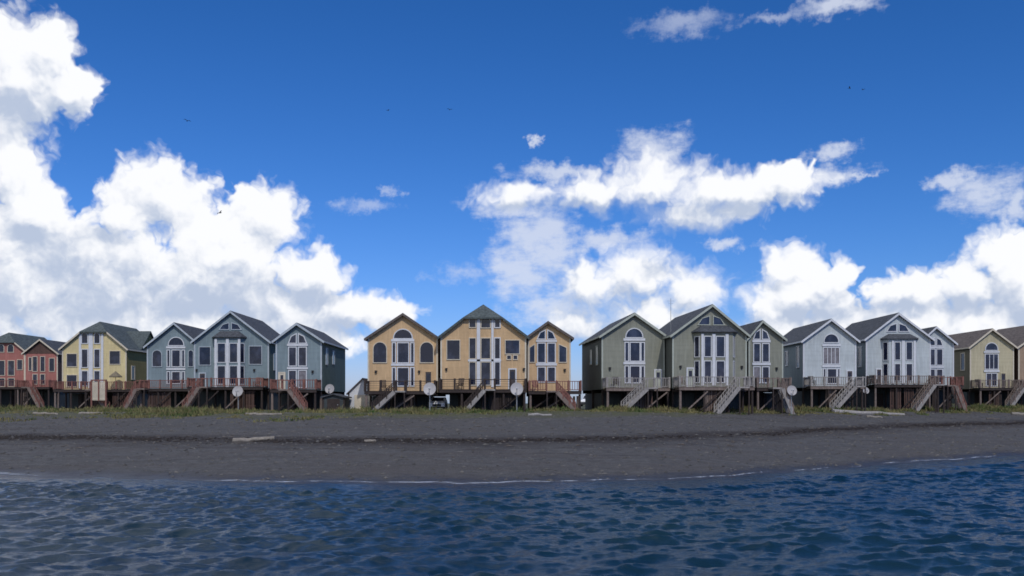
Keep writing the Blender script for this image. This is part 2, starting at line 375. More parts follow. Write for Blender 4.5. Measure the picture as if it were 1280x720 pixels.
wx = steps(-42, 42, .10, (-4500, 4500), 1.12); wy = np.concatenate([-np.geomspace(4000, 8, 60), np.arange(-6, 14.9, .4), np.arange(15, 50, .09), np.arange(50, 82, .2), np.geomspace(83, 7500, 60)])
X, Y = np.meshgrid(wx, wy); r = np.random.default_rng(5); Z = np.zeros_like(X); DX = np.zeros_like(X); DY = np.zeros_like(X)
dxs = np.gradient(wx)[None,:]; dys = np.gradient(wy)[:,None]; cell = np.maximum(dxs, dys)+0*X
WAVES = []
gust = 1+.35*vnoise(X*.06, Y*.10, 31, 4)
for i in range(96):
    lam = 4.6*(.052**(i/95)); a = -math.pi/2+.2+r.normal(0, .55); k = 2*math.pi/lam; amp = .0112*lam*r.uniform(.4, 1.5)/(1+(lam/2.1)**2)
    ph = r.uniform(0, 6.28); th = (X*math.cos(a)+Y*math.sin(a))*k+ph
    gm = .65+.55*np.sin((X*math.sin(a)-Y*math.cos(a))*k*.22+(X*math.cos(a)+Y*math.sin(a))*k*.13+r.uniform(0, 6.28))
    fade = np.clip((lam/cell-2.1)/1.2, 0, 1)*gust
    Z += amp*gm*fade*np.cos(th); q = .75*amp*gm*fade*np.sin(th); DX -= q*math.cos(a); DY -= q*math.sin(a)
damp = np.clip((shore(X)-Y)/5, .25, 1); damp = np.where(Y > 90, .5, damp)
Z = (Z+.55*Z*np.abs(Z)/.3)*damp
water, _ = grid_mesh('water', wx, wy, np.stack([X+DX*damp, Y+DY*damp, Z]), water_mat())
tag(water, 'choppy dark blue sea in front of the beach', 'water', kind='structure')

# foam: broken line of spent wavelets on the gravel
def foam_mat():
    m = bpy.data.materials.new('foam'); m.use_nodes = True; t = m.node_tree; h = NG(t); b = t.nodes['Principled BSDF']
    geo = h.n('ShaderNodeNewGeometry').outputs['Position']
    b.inputs['Base Color'].default_value = (.40,.44,.50,1); b.inputs['Roughness'].default_value = .7
    h.link(h.mapr(h.noise(h.v('MULTIPLY', geo, (.5, 1.6, 1)), 2.6, 5, .7), .42, .66), b.inputs['Alpha']); return m
fv = MB()
xs = np.arange(-50, 55, .2)
st = vnoise(xs*.23, xs*0, 21, 5)
for seg in range(len(xs)-1):
    w_ = max(0, st[seg]+.30)*.42; w2 = max(0, st[seg+1]+.30)*.42
    if w_ <= 0 and w2 <= 0: continue
    y0, y1 = float(shore(xs[seg]))-.25, float(shore(xs[seg+1]))-.25
    fv.add([(xs[seg], y0-w_, .13), (xs[seg+1], y1-w2, .13), (xs[seg+1], y1+w2*.7, .15), (xs[seg], y0+w_*.7, .15)], [(0,1,2,3)])
foam = fv.build('sea_foam', foam_mat()); tag(foam, 'broken white line of foam where the sea meets the gravel', 'foam', kind='stuff')

# ---------------------------------------------------------------- houses
def rail_mb(mb, p, q, h, style):
    """railing from p to q (deck level points): posts, top rail, and balusters or wires"""
    p, q = Vector(p), Vector(q); L = (q-p).length; n = max(1, round(L/1.35))
    for i in range(n+1):
        a = p.lerp(q, i/n); w_ = .075 if style != 'wire' else .10
        mb.box(a.x-w_, a.x+w_, a.y-w_, a.y+w_, a.z, a.z+h+.10)
    up = Vector((0,0,h)); mb.bar(p+up, q+up, .12, .07)
    if style == 'wire':
        for k in (.3, .55, .8): mb.bar(p+up*k, q+up*k, .03, .025)
    else:
        mb.bar(p+up*.12, q+up*.12, .06, .07); nb = max(2, int(L/.24))
        for i in range(nb):
            a = p.lerp(q, (i+.5)/nb); mb.bar(a+up*.12, a+up*.98, .06, .06)

def house(name, label, group, D, x0, x1, eave, peak, deck, L, wm, rm, trim, windows=(), rot=0, clip=None, side_m=None,
          bay=None, door=None, rail='bal', railm='wood', stairs=None, side_win=None, fascia='white', dd=2.5, skirt=True,
          lamps=(), deck_ext=(0, 0), roofover=.38, dormer=None, chimney=None, mast=None, skip=None, gable=None):
    s = F/D; xc = (x0+x1)/2; Xc = (xc-640)/s; rz = R(rot)
    g0 = float(gz(Xc, D-2)); 
    root = empty(name, (Xc, D, g0), rz, label, 'house', group)
    U = lambda px: (px-xc)/s/math.cos(rz)
    Wz = lambda py: CH-(py-HY)/s-g0
    front = lambda a, b, d: (a, -d, b)
    hw = U(x1); zb = Wz(deck)-.12; ze = Wz(eave); zp = Wz(peak[1]); up_ = U(peak[0])
    slope = (zp-ze)/hw
    # walls
    body = MB()
    if clip is None: poly = [(-hw, zb), (hw, zb), (hw, ze), (up_, zp-.1), (-hw, ze)]
    else:
        zc = Wz(clip); fl = (zp-zc)/(zp-ze)
        poly = [(-hw, zb), (hw, zb), (hw, ze), (up_+(hw-up_)*fl, zc), (up_+(-hw-up_)*fl, zc), (-hw, ze)]
    poly = [(a, b-(.08 if b > zb+.1 else 0)) for a, b in poly]
    n = len(poly)
    # front wall and the shell in the siding colour
    body.prism(poly, 0, -L, front)
    wall = body.build('wall', wm, root)
    if side_m:   # unlit side walls: shade painted into the colour of thin boarding over the shell
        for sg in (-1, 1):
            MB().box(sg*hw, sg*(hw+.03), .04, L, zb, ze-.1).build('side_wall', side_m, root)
    # corner boards
    for sg in (-1, 1):
        MB().box(sg*hw-.13 if sg > 0 else sg*hw-.035, sg*hw+.035 if sg > 0 else sg*hw+.13, -.04, .0, zb, ze-.12).build('corner_board', trim, root)
    if gable:
        zg = Wz(gable[0]); fq = (zp-zg)/(zp-ze); MB().prism([(up_-(hw+up_)*fq+.1, zg), (up_+(hw-up_)*fq-.1, zg), (up_, zp-.22)], .003, .04, front).build('gable_cladding', gable[1], root)
    # roof
    ov, so = roofover, .32; t = .16
    eL = (-hw-so, ze-slope*so*(hw/(hw+up_)) if False else ze-slope*so); eR = (hw+so, ze-slope*so)
    rf = MB(); yb = L+.3
    lift = .05
    if clip is None:
        rf.slab([(eL[0],-ov,eL[1]+lift),(up_,-ov,zp+lift),(up_,yb,zp+lift),(eL[0],yb,eL[1]+lift)], t)
        rf.slab([(up_,-ov,zp+lift),(eR[0],-ov,eR[1]+lift),(eR[0],yb,eR[1]+lift),(up_,yb,zp+lift)], t)
        tl = tr = (up_, zp)
    else:
        cl = up_+(-hw-up_)*fl; cr = up_+(hw-up_)*fl; hb = 1.6
        tl, tr = (cl, zc), (cr, zc)
        rf.slab([(eL[0],-ov,eL[1]+lift),(cl,-ov,zc+lift),(up_,hb,zp+lift),(up_,yb,zp+lift),(eL[0],yb,eL[1]+lift)], t)
        rf.slab([(up_,hb,zp+lift),(cr,-ov,zc+lift),(eR[0],-ov,eR[1]+lift),(eR[0],yb,eR[1]+lift),(up_,yb,zp+lift)], t)
        rf.slab([(cl,-ov-.05,zc+lift-.01),(cr,-ov-.05,zc+lift-.01),(up_,hb,zp+lift+.01)], t)
    roof = rf.build('roof', rm, root)
    fh = .26
    for (a, b) in ((eL, tl), (tr, eR)):
        fs = MB(); fs.prism([(a[0],a[1]+lift-.03),(b[0],b[1]+lift-.03),(b[0],b[1]+lift-.03-fh),(a[0],a[1]+lift-.03-fh)], ov+.004, ov+.05, front)
        fs.build('rake_board', fascia, roof)
    for sg, e in ((-1, eL), (1, eR)):
        MB().box(min(e[0], e[0]+sg*.05), max(e[0], e[0]+sg*.05), -ov, yb, e[1]-.16, e[1]+.03).build('gutter', fascia, roof)
    # windows
    def window(spec, mp, parent, fm='white', base=0.0, wname='window', fw=.11):
        fr = MB(); pn = MB(); ct = MB()
        for sp in spec:
            kind, a, b, c, d = sp[:5]
            if kind == 'c': kind = 'r'; ct.prism(rect(a+.03, b-.03, c+.03, d-.03), base+.031, base+.036, mp)
            if kind == 'band': fr.box(a, b, -base-.10, -base-.002, min(c,d), max(c,d)) if mp is front else None; continue
            P_ = {'r': rect, 'a': arch}.get(kind)
            if P_: pl = P_(a, b, c, d)
            elif kind == 'tl': pl = [(a, c), (b, c), (b, d), (a+(b-a)*.35, c+(d-c)*.72)]     # quarter of a fan light, rising to the right
            elif kind == 'tr': pl = [(a, c), (b, c), (a+(b-a)*.65, c+(d-c)*.72), (a, d)]
            elif kind == 'sl': pl = [(a, c), (b, c), (b, d), (a, c+(d-c)*.82)]
            elif kind == 'sr': pl = [(a, c), (b, c), (b, c+(d-c)*.82), (a, d)]
            fr.ring(pl, offset(pl, fw), base+.0, base+.085, mp)
            pn.prism(pl, base+.002, base+.03, mp)
            if len(sp) > 5:   # glazing bars
                for k in range(1, sp[5]): xx = a+(b-a)*k/sp[5]; fr.prism(rect(xx-.035, xx+.035, c, d), base+.02, base+.07, mp)
        o = fr.build(wname, fm, parent); pn.build('pane', 'glass', o)
        if ct.v: ct.build('curtain', 'curtain', o)
        return o
    def topx(spec):
        return [(k[0], U(k[1]), U(k[2]), Wz(k[4]), Wz(k[3]), *k[5:]) for k in spec]
    for wdw in windows:
        plain = not any(k[0] == 'band' for k in wdw)
        for one in ([[k] for k in wdw] if plain else [wdw]):
            window(topx(one), front, root, trim if plain else 'white', fw=.08 if plain else .10)
    if bay:    # (xa, xb, ytop of roof, ytop wall, ybottom, spec)
        a, b = U(bay[0]), U(bay[1]); dz = .75; y1, z1, z0 = Wz(bay[2]), Wz(bay[3]), zb+.02
        bo = MB(); pl = [(a, .0), (a+.45, -dz), (b-.45, -dz), (b, .0)]
        bo.add([(x, y, z0) for x, y in pl]+[(x, y, z1) for x, y in pl], [(0,1,2,3),(7,6,5,4),(0,4,5,1),(1,5,6,2),(2,6,7,3),(3,7,4,0)])
        bw = bo.build('bay', wm, root)
        br = MB(); e = .28
        base_ = [(a-e,.0),(a+.45-e,-dz-e),(b-.45+e,-dz-e),(b+e,.0)]
        top_ = [(a+.7,.0),(a+.8,-.1),(b-.8,-.1),(b-.7,.0)]
        br.add([(x,y,z1-.05) for x,y in base_]+[(x,y,z1+.05) for x,y in base_]+[(x,y,y1) for x,y in top_],
               [(0,1,2,3),(0,4,5,1),(1,5,6,2),(2,6,7,3),(4,8,9,5),(5,9,10,6),(6,10,11,7),(8,11,10,9),(0,3,7,4),(4,7,11,8)])
        br.build('bay_roof', rm, bw)
        fr = MB(); pn = MB(); sp = topx(bay[5])
        for k, xa, xb, c, d, *r_ in sp:
            if k == 'post': fr.box(xa, xb, -dz-.09, -dz-.002, c, d); continue
            pl = rect(xa, xb, c, d); fr.ring(pl, offset(pl, .08), dz, dz+.06, front); pn.prism(pl, dz+.002, dz+.02, front)
        for sg, (p0, p1) in ((-1, ((a, .0), (a+.45, -dz))), (1, ((b-.45, -dz), (b, .0)))):   # angled side lights
            dx, dy = p1[0]-p0[0], p1[1]-p0[1]; ln = math.hypot(dx, dy); nx, ny = dy/ln, -dx/ln
            sm = lambda A, B, d_, p0=p0, dx=dx, dy=dy, ln=ln, nx=nx, ny=ny: (p0[0]+dx*A/ln+nx*d_, p0[1]+dy*A/ln+ny*d_, B)
            if ny > 0 : sm = (lambda f_: (lambda A, B, d_: f_(A, B, -d_)))(sm)
            zs = [(c, d) for k, xa, xb, c, d, *r_ in sp if k == 'r']
            for (c, d) in sorted(set(zs)):
                pl = rect(.16, ln-.16, c, d); fr.ring(pl, offset(pl, .08), .002, .05, sm); pn.prism(pl, .002, .02, sm)
        fr.build('window_frame', 'white', bw); pn.build('pane', 'glass', bw)
    if side_win:
        sg, lst = side_win
        mp = (lambda a, b, d: (hw+.03+d, a, b)) if sg > 0 else (lambda a, b, d: (-hw-.03-d, a, b))
        for (a0, a1, c, d) in lst: window([('r', a0, a1, zb+c, zb+d)], mp, root, trim)
    if door:
        xa, xb, yt, fm, dm = door; a, b, zt = U(xa), U(xb), Wz(yt)
        do = MB().box(a, b, -.06, -.003, zb+.14, zt).build('door', dm, root)
        pl = rect(a, b, zb+.14, zt); MB().ring(pl, offset(pl, .13), .0, .09, front).build('door_frame', fm, do)
        pl = rect(a+.2*(b-a), b-.2*(b-a), zb+.14+(zt-zb)*.5, zt-.2); MB().prism(pl, .06, .075, front).build('pane', 'glass', do)
        MB().box(b-.14, b-.08, -.12, -.06, zb+1.1, zb+1.2).build('handle', 'metal', do)
    for (px, py) in lamps:
        a, b = U(px), Wz(py); MB().box(a-.09, a+.09, -.16, -.002, b-.14, b+.12).box(a-.13, a+.13, -.2, -.002, b+.125, b+.155).build('wall_lamp', 'black', root)
    # deck
    ex0, ex1 = deck_ext; xa, xb = -hw-ex0, hw+ex1; zd = Wz(deck)
    dk = MB(); dk.box(xa, xb, -dd, -.10, zd-.06, zd)
    dk.box(xa+.02, xb-.02, -dd+.03, -dd+.10, zd-.34, zd-.064); 
    k = xa+.3
    while k < xb-.1: dk.box(k-.03, k+.03, -dd+.104, -.12, zd-.28, zd-.064); k += .6
    dko = dk.build('deck', 'wood' if railm == 'greywood' else 'darkwood', root)
    # beams under the body
    for yy in (.2, L/2, L-.3): MB().box(-hw+.02, hw-.02, yy-.12, yy+.12, zb-.36, zb-.004).build('floor_beam', 'darkwood', root)
    yy = -dd+.09
    gap = None
    if stairs:
        st0, st1 = U(stairs[0]), U(stairs[1]); sg = 1 if st1 > st0 else -1; zt0 = Wz(stairs[2])
        gap = (min(st0-sg*1.0, st0), max(st0-sg*1.0, st0))
    runs = [((xa+.08, yy, zd), (xb-.08, yy, zd))]
    if gap: runs = [((xa+.08, yy, zd), (gap[0], yy, zd)), ((gap[1], yy, zd), (xb-.08, yy, zd))]
    runs += [((xa+.08, yy+.25, zd), (xa+.08, -.2, zd)), ((xb-.08, yy+.25, zd), (xb-.08, -.2, zd))]
    for p_, q_ in runs:
        if (Vector(q_)-Vector(p_)).length < .4 or q_[0]-p_[0] < -.01: continue
        rl = MB(); rail_mb(rl, p_, q_, .98, rail); rl.build('railing', railm, root)
    # weathered boards and braces closing parts of the space below the deck
    r3 = random.Random(int(x0*3+D*5)); yb0 = -dd+.5
    for rep_ in range(2):
        wd = (xb-xa)*r3.uniform(.14, .30); xs_ = xa+.3+(xb-xa-wd-.6)*r3.random()
        if skip and xs_+Xc < skip[1]+.1 and xs_+wd+Xc > skip[0]-.1: continue
        sc2 = MB(); x_ = xs_; sc2.box(xs_, xs_+wd, yb0+.031, yb0+.08, zd-.62, zd-.52); sc2.box(xs_, xs_+wd, yb0+.031, yb0+.08, .45, .55)
        while x_ < xs_+wd-.12:
            bw_ = r3.uniform(.09, .17); sc2.box(x_, x_+bw_, yb0, yb0+.03, r3.uniform(-.1, .25), zd-.36-r3.uniform(0, .12)); x_ += bw_+r3.uniform(.02, .14)
        sc2.build('slat_screen', r3.choice(['darkwood', 'wood', 'umber', 'darkwood', 'umber' if railm == 'redwood' else 'wood']), root)
    for rep_ in range(2):
        bx = xa+.3+(xb-xa-2.6)*r3.random(); by = -dd+.25-.16
        if skip and bx+Xc < skip[1]+.1 and bx+2.2+Xc > skip[0]-.1: continue
        MB().bar((bx, by, .2), (bx+2.1, by, zd-.45), .05, .14).build('brace', 'wood' if rep_ else 'darkwood', root)
    # piles
    pd = MB().tube((0,0,-.6), (0,0,1), .14, .12, 8)
    npile = max(3, round((xb-xa)/2.3)+1); first = None
    for j, py_ in enumerate((-dd+.25, .6, L*.5)):
        for i in range(npile if j < 2 else 3):
            px_ = xa+.2+(xb-xa-.4)*i/((npile if j < 2 else 3)-1)
            top = zd-.35 if j == 0 else zb-.37
            if skip and skip[0] < Xc+px_ < skip[1]: continue
            mb = MB().tube((px_, py_, -.7), (px_, py_, top), .14, .12, 8)
            mb.build('pile', 'darkwood' if (i*3+j) % 7 else 'wood', root)
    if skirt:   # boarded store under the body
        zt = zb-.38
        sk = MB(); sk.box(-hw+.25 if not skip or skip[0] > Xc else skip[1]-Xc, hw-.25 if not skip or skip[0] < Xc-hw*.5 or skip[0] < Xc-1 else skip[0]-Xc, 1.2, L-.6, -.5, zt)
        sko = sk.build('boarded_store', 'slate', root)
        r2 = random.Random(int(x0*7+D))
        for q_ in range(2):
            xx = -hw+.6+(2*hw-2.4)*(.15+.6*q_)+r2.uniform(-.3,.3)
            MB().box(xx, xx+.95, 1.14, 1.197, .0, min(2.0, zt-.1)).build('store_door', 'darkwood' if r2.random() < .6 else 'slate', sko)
    if stairs:
        ybot = Wz(stairs[3]); sx, exx = st0, st1
        Xb = Xc+exx; zgb = float(gz(Xb, D-dd-.6))-g0; zend = zgb-.05
        ln = exx-sx; tot = zd-zend
        # steps on two stringers, running along the front of the deck
        ya, yb_ = -dd-1.35, -dd-.08
        stb = MB(); nst = max(5, int(tot/.19))
        for sy in (ya+.04, yb_-.04): stb.bar((sx, sy, zd-.12), (exx, sy, zend-.05), .09, .40)
        for i in range(nst):
            f_ = (i+.5)/nst; xx = sx+ln*f_; zz = zd-tot*f_-.03
            stb.box(xx-abs(ln)/nst*.55, xx+abs(ln)/nst*.55, ya+.08, yb_-.08, zz-.045, zz)
        # landing level with the deck in front of the gap
        stb.box(min(sx, sx-sg*1.05), max(sx, sx-sg*1.05), ya, yb_, zd-.16, zd)
        so_ = stb.build('stairs', 'greywood' if railm != 'redwood' else 'wood', root)
        for xx in (sx-sg*.06, sx-sg*1.0): MB().box(xx-.06, xx+.06, ya+.01, ya+.13, -.5, zd-.165).build('post', 'darkwood', so_)
        hr = MB()
        for sy in (ya+.04, yb_-.04):
            nposts = 9
            for i in range(nposts+1):
                f_ = i/nposts; xx = sx+ln*f_; zz = zd-tot*f_
                q_ = .055 if i % 3 == 0 else .03; hr.box(xx-q_, xx+q_, sy-q_, sy+q_, zz-.1, zz+.95)
            hr.bar((sx, sy, zd+.93), (exx, sy, zend+.93), .10, .06); hr.bar((sx, sy, zd+.5), (exx, sy, zend+.5), .05, .05)
            hr.box(min(sx, sx-sg*1.05), max(sx, sx-sg*1.05), sy-.03, sy+.03, zd+.90, zd+.97)
        hr.box(sx-sg*1.02-.05, sx-sg*1.02+.05, ya-.01, ya+.09, zd, zd+1.0)
        hr.build('handrail', railm, so_)
    if dormer:  # cross gable on the right slope: (y0, y1, drop)
        y0_, y1_, dr = dormer; ym = (y0_+y1_)/2; zr = zp-dr; xo = hw+.25
        dm = MB(); zl = ze+.1
        dm.add([(up_, y0_, zl),(up_, y1_, zl),(up_, ym, zr),(hw+.02, y0_, zl),(hw+.02, y1_, zl),(hw+.02, ym, zr-.1)], [(0,1,2),(3,5,4),(0,2,5,3),(1,4,5,2),(0,3,4,1)])
        do = dm.build('dormer', side_m or wm, root); dr_ = MB()  # takes the side walls' tone with its painted shade
        sl = (zr-zl)/(ym-y0_)
        dr_.slab([(up_, y0_-.3, zl-.3*sl+.12),(xo, y0_-.3, zl-.3*sl+.12),(xo, ym, zr+.12),(up_, ym, zr+.12)], .14)
        dr_.slab([(up_, ym, zr+.12),(xo, ym, zr+.12),(xo, y1_+.3, zl-.3*sl+.12),(up_, y1_+.3, zl-.3*sl+.12)], .14)
        dr_.build('dormer_roof', rm, do)
    if chimney:
        a, yy, z0, z1 = chimney
        co_ = MB().tube((a, yy, z0), (a, yy, z1), .13, .13, 10).build('chimney', 'black', root)
        MB().tube((a, yy, z1), (a, yy, z1+.08), .20, .20, 10).tube((a, yy, z1+.08), (a, yy, z1+.25), .20, .03, 10).build('cap', 'black', co_)
    if mast:
        a, yy, z0, z1 = mast
        mo = MB().tube((a, yy, z0), (a, yy, z1), .035, .02, 6).bar((a-.35, yy, z1-.25), (a+.35, yy, z1-.25), .02, .02).bar((a-.25, yy, z1-.5), (a+.25, yy, z1-.5), .02, .02)
        mo.build('antenna', 'metal', root)
    return dict(root=root, U=U, W=Wz, s=s, D=D, g0=g0, zd=zd, zb=zb, hw=hw, Xc=Xc, zp=zp, dd=dd)

H = {}
# ---- red group (far left)
H['r1'] = house('gabled_house', 'red house cut off by the left edge of the picture, with cream corner boards', 'red houses at the left', 140, -28, 31, 437, (4, 415), 484, 12, 'red', 'roof_g', 'cream', clip=428, fascia='cream',
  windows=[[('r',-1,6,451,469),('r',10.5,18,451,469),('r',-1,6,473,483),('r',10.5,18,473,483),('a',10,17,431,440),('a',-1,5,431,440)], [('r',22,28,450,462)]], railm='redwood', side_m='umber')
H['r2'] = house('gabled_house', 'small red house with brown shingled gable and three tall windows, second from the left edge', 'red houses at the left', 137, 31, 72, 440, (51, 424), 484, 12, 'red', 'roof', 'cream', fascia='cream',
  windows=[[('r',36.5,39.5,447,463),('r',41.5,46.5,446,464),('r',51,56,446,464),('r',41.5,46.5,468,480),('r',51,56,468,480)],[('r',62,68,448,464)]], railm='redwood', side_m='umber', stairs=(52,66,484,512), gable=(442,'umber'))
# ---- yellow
H['y'] = house('gabled_house', 'yellow house with clipped gable and two columns of tall windows, left of the blue houses', None, 119, 78, 158, 434, (118, 401), 487, 13, 'yellow', 'roof_g', 'cream', clip=415, side_m='yellow_shaded', fascia='cream',
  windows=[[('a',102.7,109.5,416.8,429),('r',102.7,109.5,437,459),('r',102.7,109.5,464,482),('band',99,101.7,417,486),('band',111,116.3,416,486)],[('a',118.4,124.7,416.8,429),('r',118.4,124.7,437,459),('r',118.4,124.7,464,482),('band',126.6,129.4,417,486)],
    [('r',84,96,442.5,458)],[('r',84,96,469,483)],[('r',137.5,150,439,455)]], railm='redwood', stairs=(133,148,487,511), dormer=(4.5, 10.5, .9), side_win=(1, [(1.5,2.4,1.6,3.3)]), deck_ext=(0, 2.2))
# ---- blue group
H['ba'] = house('gabled_house', 'smaller blue house with a half-round window, leftmost of the three blue houses', 'blue houses', 110, 184, 251, 431, (218.5, 403.5), 486, 12, 'blue', 'roof', 'pale', side_m='blue_shaded', fascia='pale',
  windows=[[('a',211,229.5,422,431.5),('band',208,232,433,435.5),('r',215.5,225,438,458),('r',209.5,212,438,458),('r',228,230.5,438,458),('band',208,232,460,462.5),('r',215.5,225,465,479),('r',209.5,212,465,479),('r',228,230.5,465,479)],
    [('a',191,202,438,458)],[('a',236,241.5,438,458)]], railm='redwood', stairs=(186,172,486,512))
H['bb'] = house('gabled_house', 'large blue house with a tall bay window, middle of the three blue houses', 'blue houses', 106, 243, 336, 425, (289, 389), 484, 13, 'blue', 'roof', 'pale', side_m='blue_shaded', fascia='pale',
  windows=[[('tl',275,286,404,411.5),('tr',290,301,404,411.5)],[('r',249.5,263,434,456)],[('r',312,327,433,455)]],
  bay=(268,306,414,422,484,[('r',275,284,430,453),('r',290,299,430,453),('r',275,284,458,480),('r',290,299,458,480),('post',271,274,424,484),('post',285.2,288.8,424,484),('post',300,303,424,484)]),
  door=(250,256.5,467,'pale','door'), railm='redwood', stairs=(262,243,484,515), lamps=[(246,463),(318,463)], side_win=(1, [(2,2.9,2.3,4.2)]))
H['bc'] = house('gabled_house', 'small blue house with a pointed six-pane window, rightmost of the three blue houses', 'blue houses', 96, 345, 402, 424, (371.5, 404), 487, 13.5, 'blue', 'roof', 'pale', side_m='blue_shaded', fascia='pale',
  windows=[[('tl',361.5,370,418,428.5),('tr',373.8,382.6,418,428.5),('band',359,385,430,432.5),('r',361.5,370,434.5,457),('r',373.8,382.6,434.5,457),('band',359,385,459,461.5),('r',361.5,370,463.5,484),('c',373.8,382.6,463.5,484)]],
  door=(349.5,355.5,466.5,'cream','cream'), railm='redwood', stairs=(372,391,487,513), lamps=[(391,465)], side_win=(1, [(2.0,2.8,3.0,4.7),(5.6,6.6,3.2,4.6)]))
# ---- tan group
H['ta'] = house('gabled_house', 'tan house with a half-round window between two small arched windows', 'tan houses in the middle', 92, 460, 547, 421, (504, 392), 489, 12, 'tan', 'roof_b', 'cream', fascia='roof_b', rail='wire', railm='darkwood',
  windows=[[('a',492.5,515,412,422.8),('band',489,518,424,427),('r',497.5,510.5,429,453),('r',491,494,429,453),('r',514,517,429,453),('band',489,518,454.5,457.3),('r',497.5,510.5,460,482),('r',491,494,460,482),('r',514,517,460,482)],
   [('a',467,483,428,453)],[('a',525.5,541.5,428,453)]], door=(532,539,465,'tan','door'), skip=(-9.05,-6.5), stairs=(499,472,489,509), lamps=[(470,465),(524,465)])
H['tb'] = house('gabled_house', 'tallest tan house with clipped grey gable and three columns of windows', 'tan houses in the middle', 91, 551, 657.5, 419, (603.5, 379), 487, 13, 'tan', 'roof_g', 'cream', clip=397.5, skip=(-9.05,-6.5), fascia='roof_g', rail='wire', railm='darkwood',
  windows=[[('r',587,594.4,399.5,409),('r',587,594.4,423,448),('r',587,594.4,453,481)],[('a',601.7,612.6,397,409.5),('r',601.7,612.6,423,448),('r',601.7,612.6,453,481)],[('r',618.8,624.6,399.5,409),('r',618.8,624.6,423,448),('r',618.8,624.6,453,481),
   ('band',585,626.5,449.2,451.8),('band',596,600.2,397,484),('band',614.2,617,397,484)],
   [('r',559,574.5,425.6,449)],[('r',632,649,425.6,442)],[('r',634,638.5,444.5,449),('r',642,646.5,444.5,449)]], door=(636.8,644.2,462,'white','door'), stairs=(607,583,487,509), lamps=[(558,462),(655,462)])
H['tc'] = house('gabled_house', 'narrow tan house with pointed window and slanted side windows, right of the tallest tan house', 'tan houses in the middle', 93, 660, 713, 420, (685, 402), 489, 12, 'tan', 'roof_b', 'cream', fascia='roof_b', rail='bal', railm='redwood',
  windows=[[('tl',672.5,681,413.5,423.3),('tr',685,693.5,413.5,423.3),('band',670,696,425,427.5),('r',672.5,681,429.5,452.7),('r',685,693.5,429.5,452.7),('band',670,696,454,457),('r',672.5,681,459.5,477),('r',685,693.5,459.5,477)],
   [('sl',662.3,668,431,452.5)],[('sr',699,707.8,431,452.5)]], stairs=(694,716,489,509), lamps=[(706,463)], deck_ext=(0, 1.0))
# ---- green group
H['ga'] = house('gabled_house', 'grey-green house with a half-round window, leftmost of the three grey-green houses', 'grey-green houses', 93, 752, 831, 418, (792.5, 391.5), 485, 13, 'green', 'roof', 'palegreen', side_m='green_shaded', rot=4.5, fascia='palegreen',
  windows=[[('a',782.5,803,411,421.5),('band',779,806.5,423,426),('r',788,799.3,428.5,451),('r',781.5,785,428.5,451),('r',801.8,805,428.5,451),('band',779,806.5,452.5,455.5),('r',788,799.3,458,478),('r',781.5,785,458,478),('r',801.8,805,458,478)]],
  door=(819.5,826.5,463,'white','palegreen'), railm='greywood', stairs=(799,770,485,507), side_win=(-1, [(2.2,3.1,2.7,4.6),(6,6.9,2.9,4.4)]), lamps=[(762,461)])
H['gb'] = house('gabled_house', 'large grey-green house with fan lights over a tall bay window', 'grey-green houses', 91, 840, 934, 417, (889.5, 381), 484, 14, 'green', 'roof', 'palegreen', side_m='green_shaded', rot=4.5, fascia='palegreen',
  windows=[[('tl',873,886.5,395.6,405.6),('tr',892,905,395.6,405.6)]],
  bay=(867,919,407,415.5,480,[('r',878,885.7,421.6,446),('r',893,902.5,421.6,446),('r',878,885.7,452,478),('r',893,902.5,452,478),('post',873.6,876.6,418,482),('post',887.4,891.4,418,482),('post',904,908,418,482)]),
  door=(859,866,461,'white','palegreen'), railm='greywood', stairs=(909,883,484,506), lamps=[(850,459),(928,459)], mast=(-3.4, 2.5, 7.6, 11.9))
H['gc'] = house('gabled_house', 'narrow grey-green house with a pointed six-pane window', 'grey-green houses', 95, 935.5, 979, 421, (952, 401), 485, 12, 'green', 'roof', 'palegreen', side_m='green_shaded', rot=4, fascia='palegreen',
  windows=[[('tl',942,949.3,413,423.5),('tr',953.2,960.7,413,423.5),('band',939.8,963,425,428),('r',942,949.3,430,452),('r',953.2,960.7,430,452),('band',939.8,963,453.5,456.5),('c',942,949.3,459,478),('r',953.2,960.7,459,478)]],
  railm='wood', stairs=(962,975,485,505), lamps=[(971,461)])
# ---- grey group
H['wa'] = house('gabled_house', 'pale grey house with a half-round window over a curtained window', 'pale grey houses', 101, 1004, 1070, 424, (1038, 399), 483, 13, 'grey', 'roof', 'white', side_m='grey_shaded', fascia='white',
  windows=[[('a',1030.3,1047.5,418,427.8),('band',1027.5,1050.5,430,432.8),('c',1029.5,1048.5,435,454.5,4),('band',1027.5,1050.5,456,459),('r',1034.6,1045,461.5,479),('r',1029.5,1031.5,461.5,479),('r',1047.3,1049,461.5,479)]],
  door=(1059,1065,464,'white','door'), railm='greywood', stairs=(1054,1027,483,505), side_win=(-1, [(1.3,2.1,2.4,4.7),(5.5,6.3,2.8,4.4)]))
H['wb'] = house('gabled_house', 'large pale grey house with fan lights over a tall bay window', 'pale grey houses', 106, 1082.5, 1163, 422, (1122, 391.5), 481, 14, 'grey', 'roof', 'white', side_m='grey_shaded', fascia='white',
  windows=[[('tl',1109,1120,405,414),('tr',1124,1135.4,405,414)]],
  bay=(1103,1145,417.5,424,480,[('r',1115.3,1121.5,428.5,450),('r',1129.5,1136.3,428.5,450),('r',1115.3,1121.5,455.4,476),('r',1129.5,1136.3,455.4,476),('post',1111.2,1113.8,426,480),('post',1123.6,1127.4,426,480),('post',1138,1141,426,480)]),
  door=(1096,1101,462,'white','door'), railm='wood', stairs=(1150,1127,481,504), side_win=(-1, [(1.3,2.1,2.4,4.7)]))
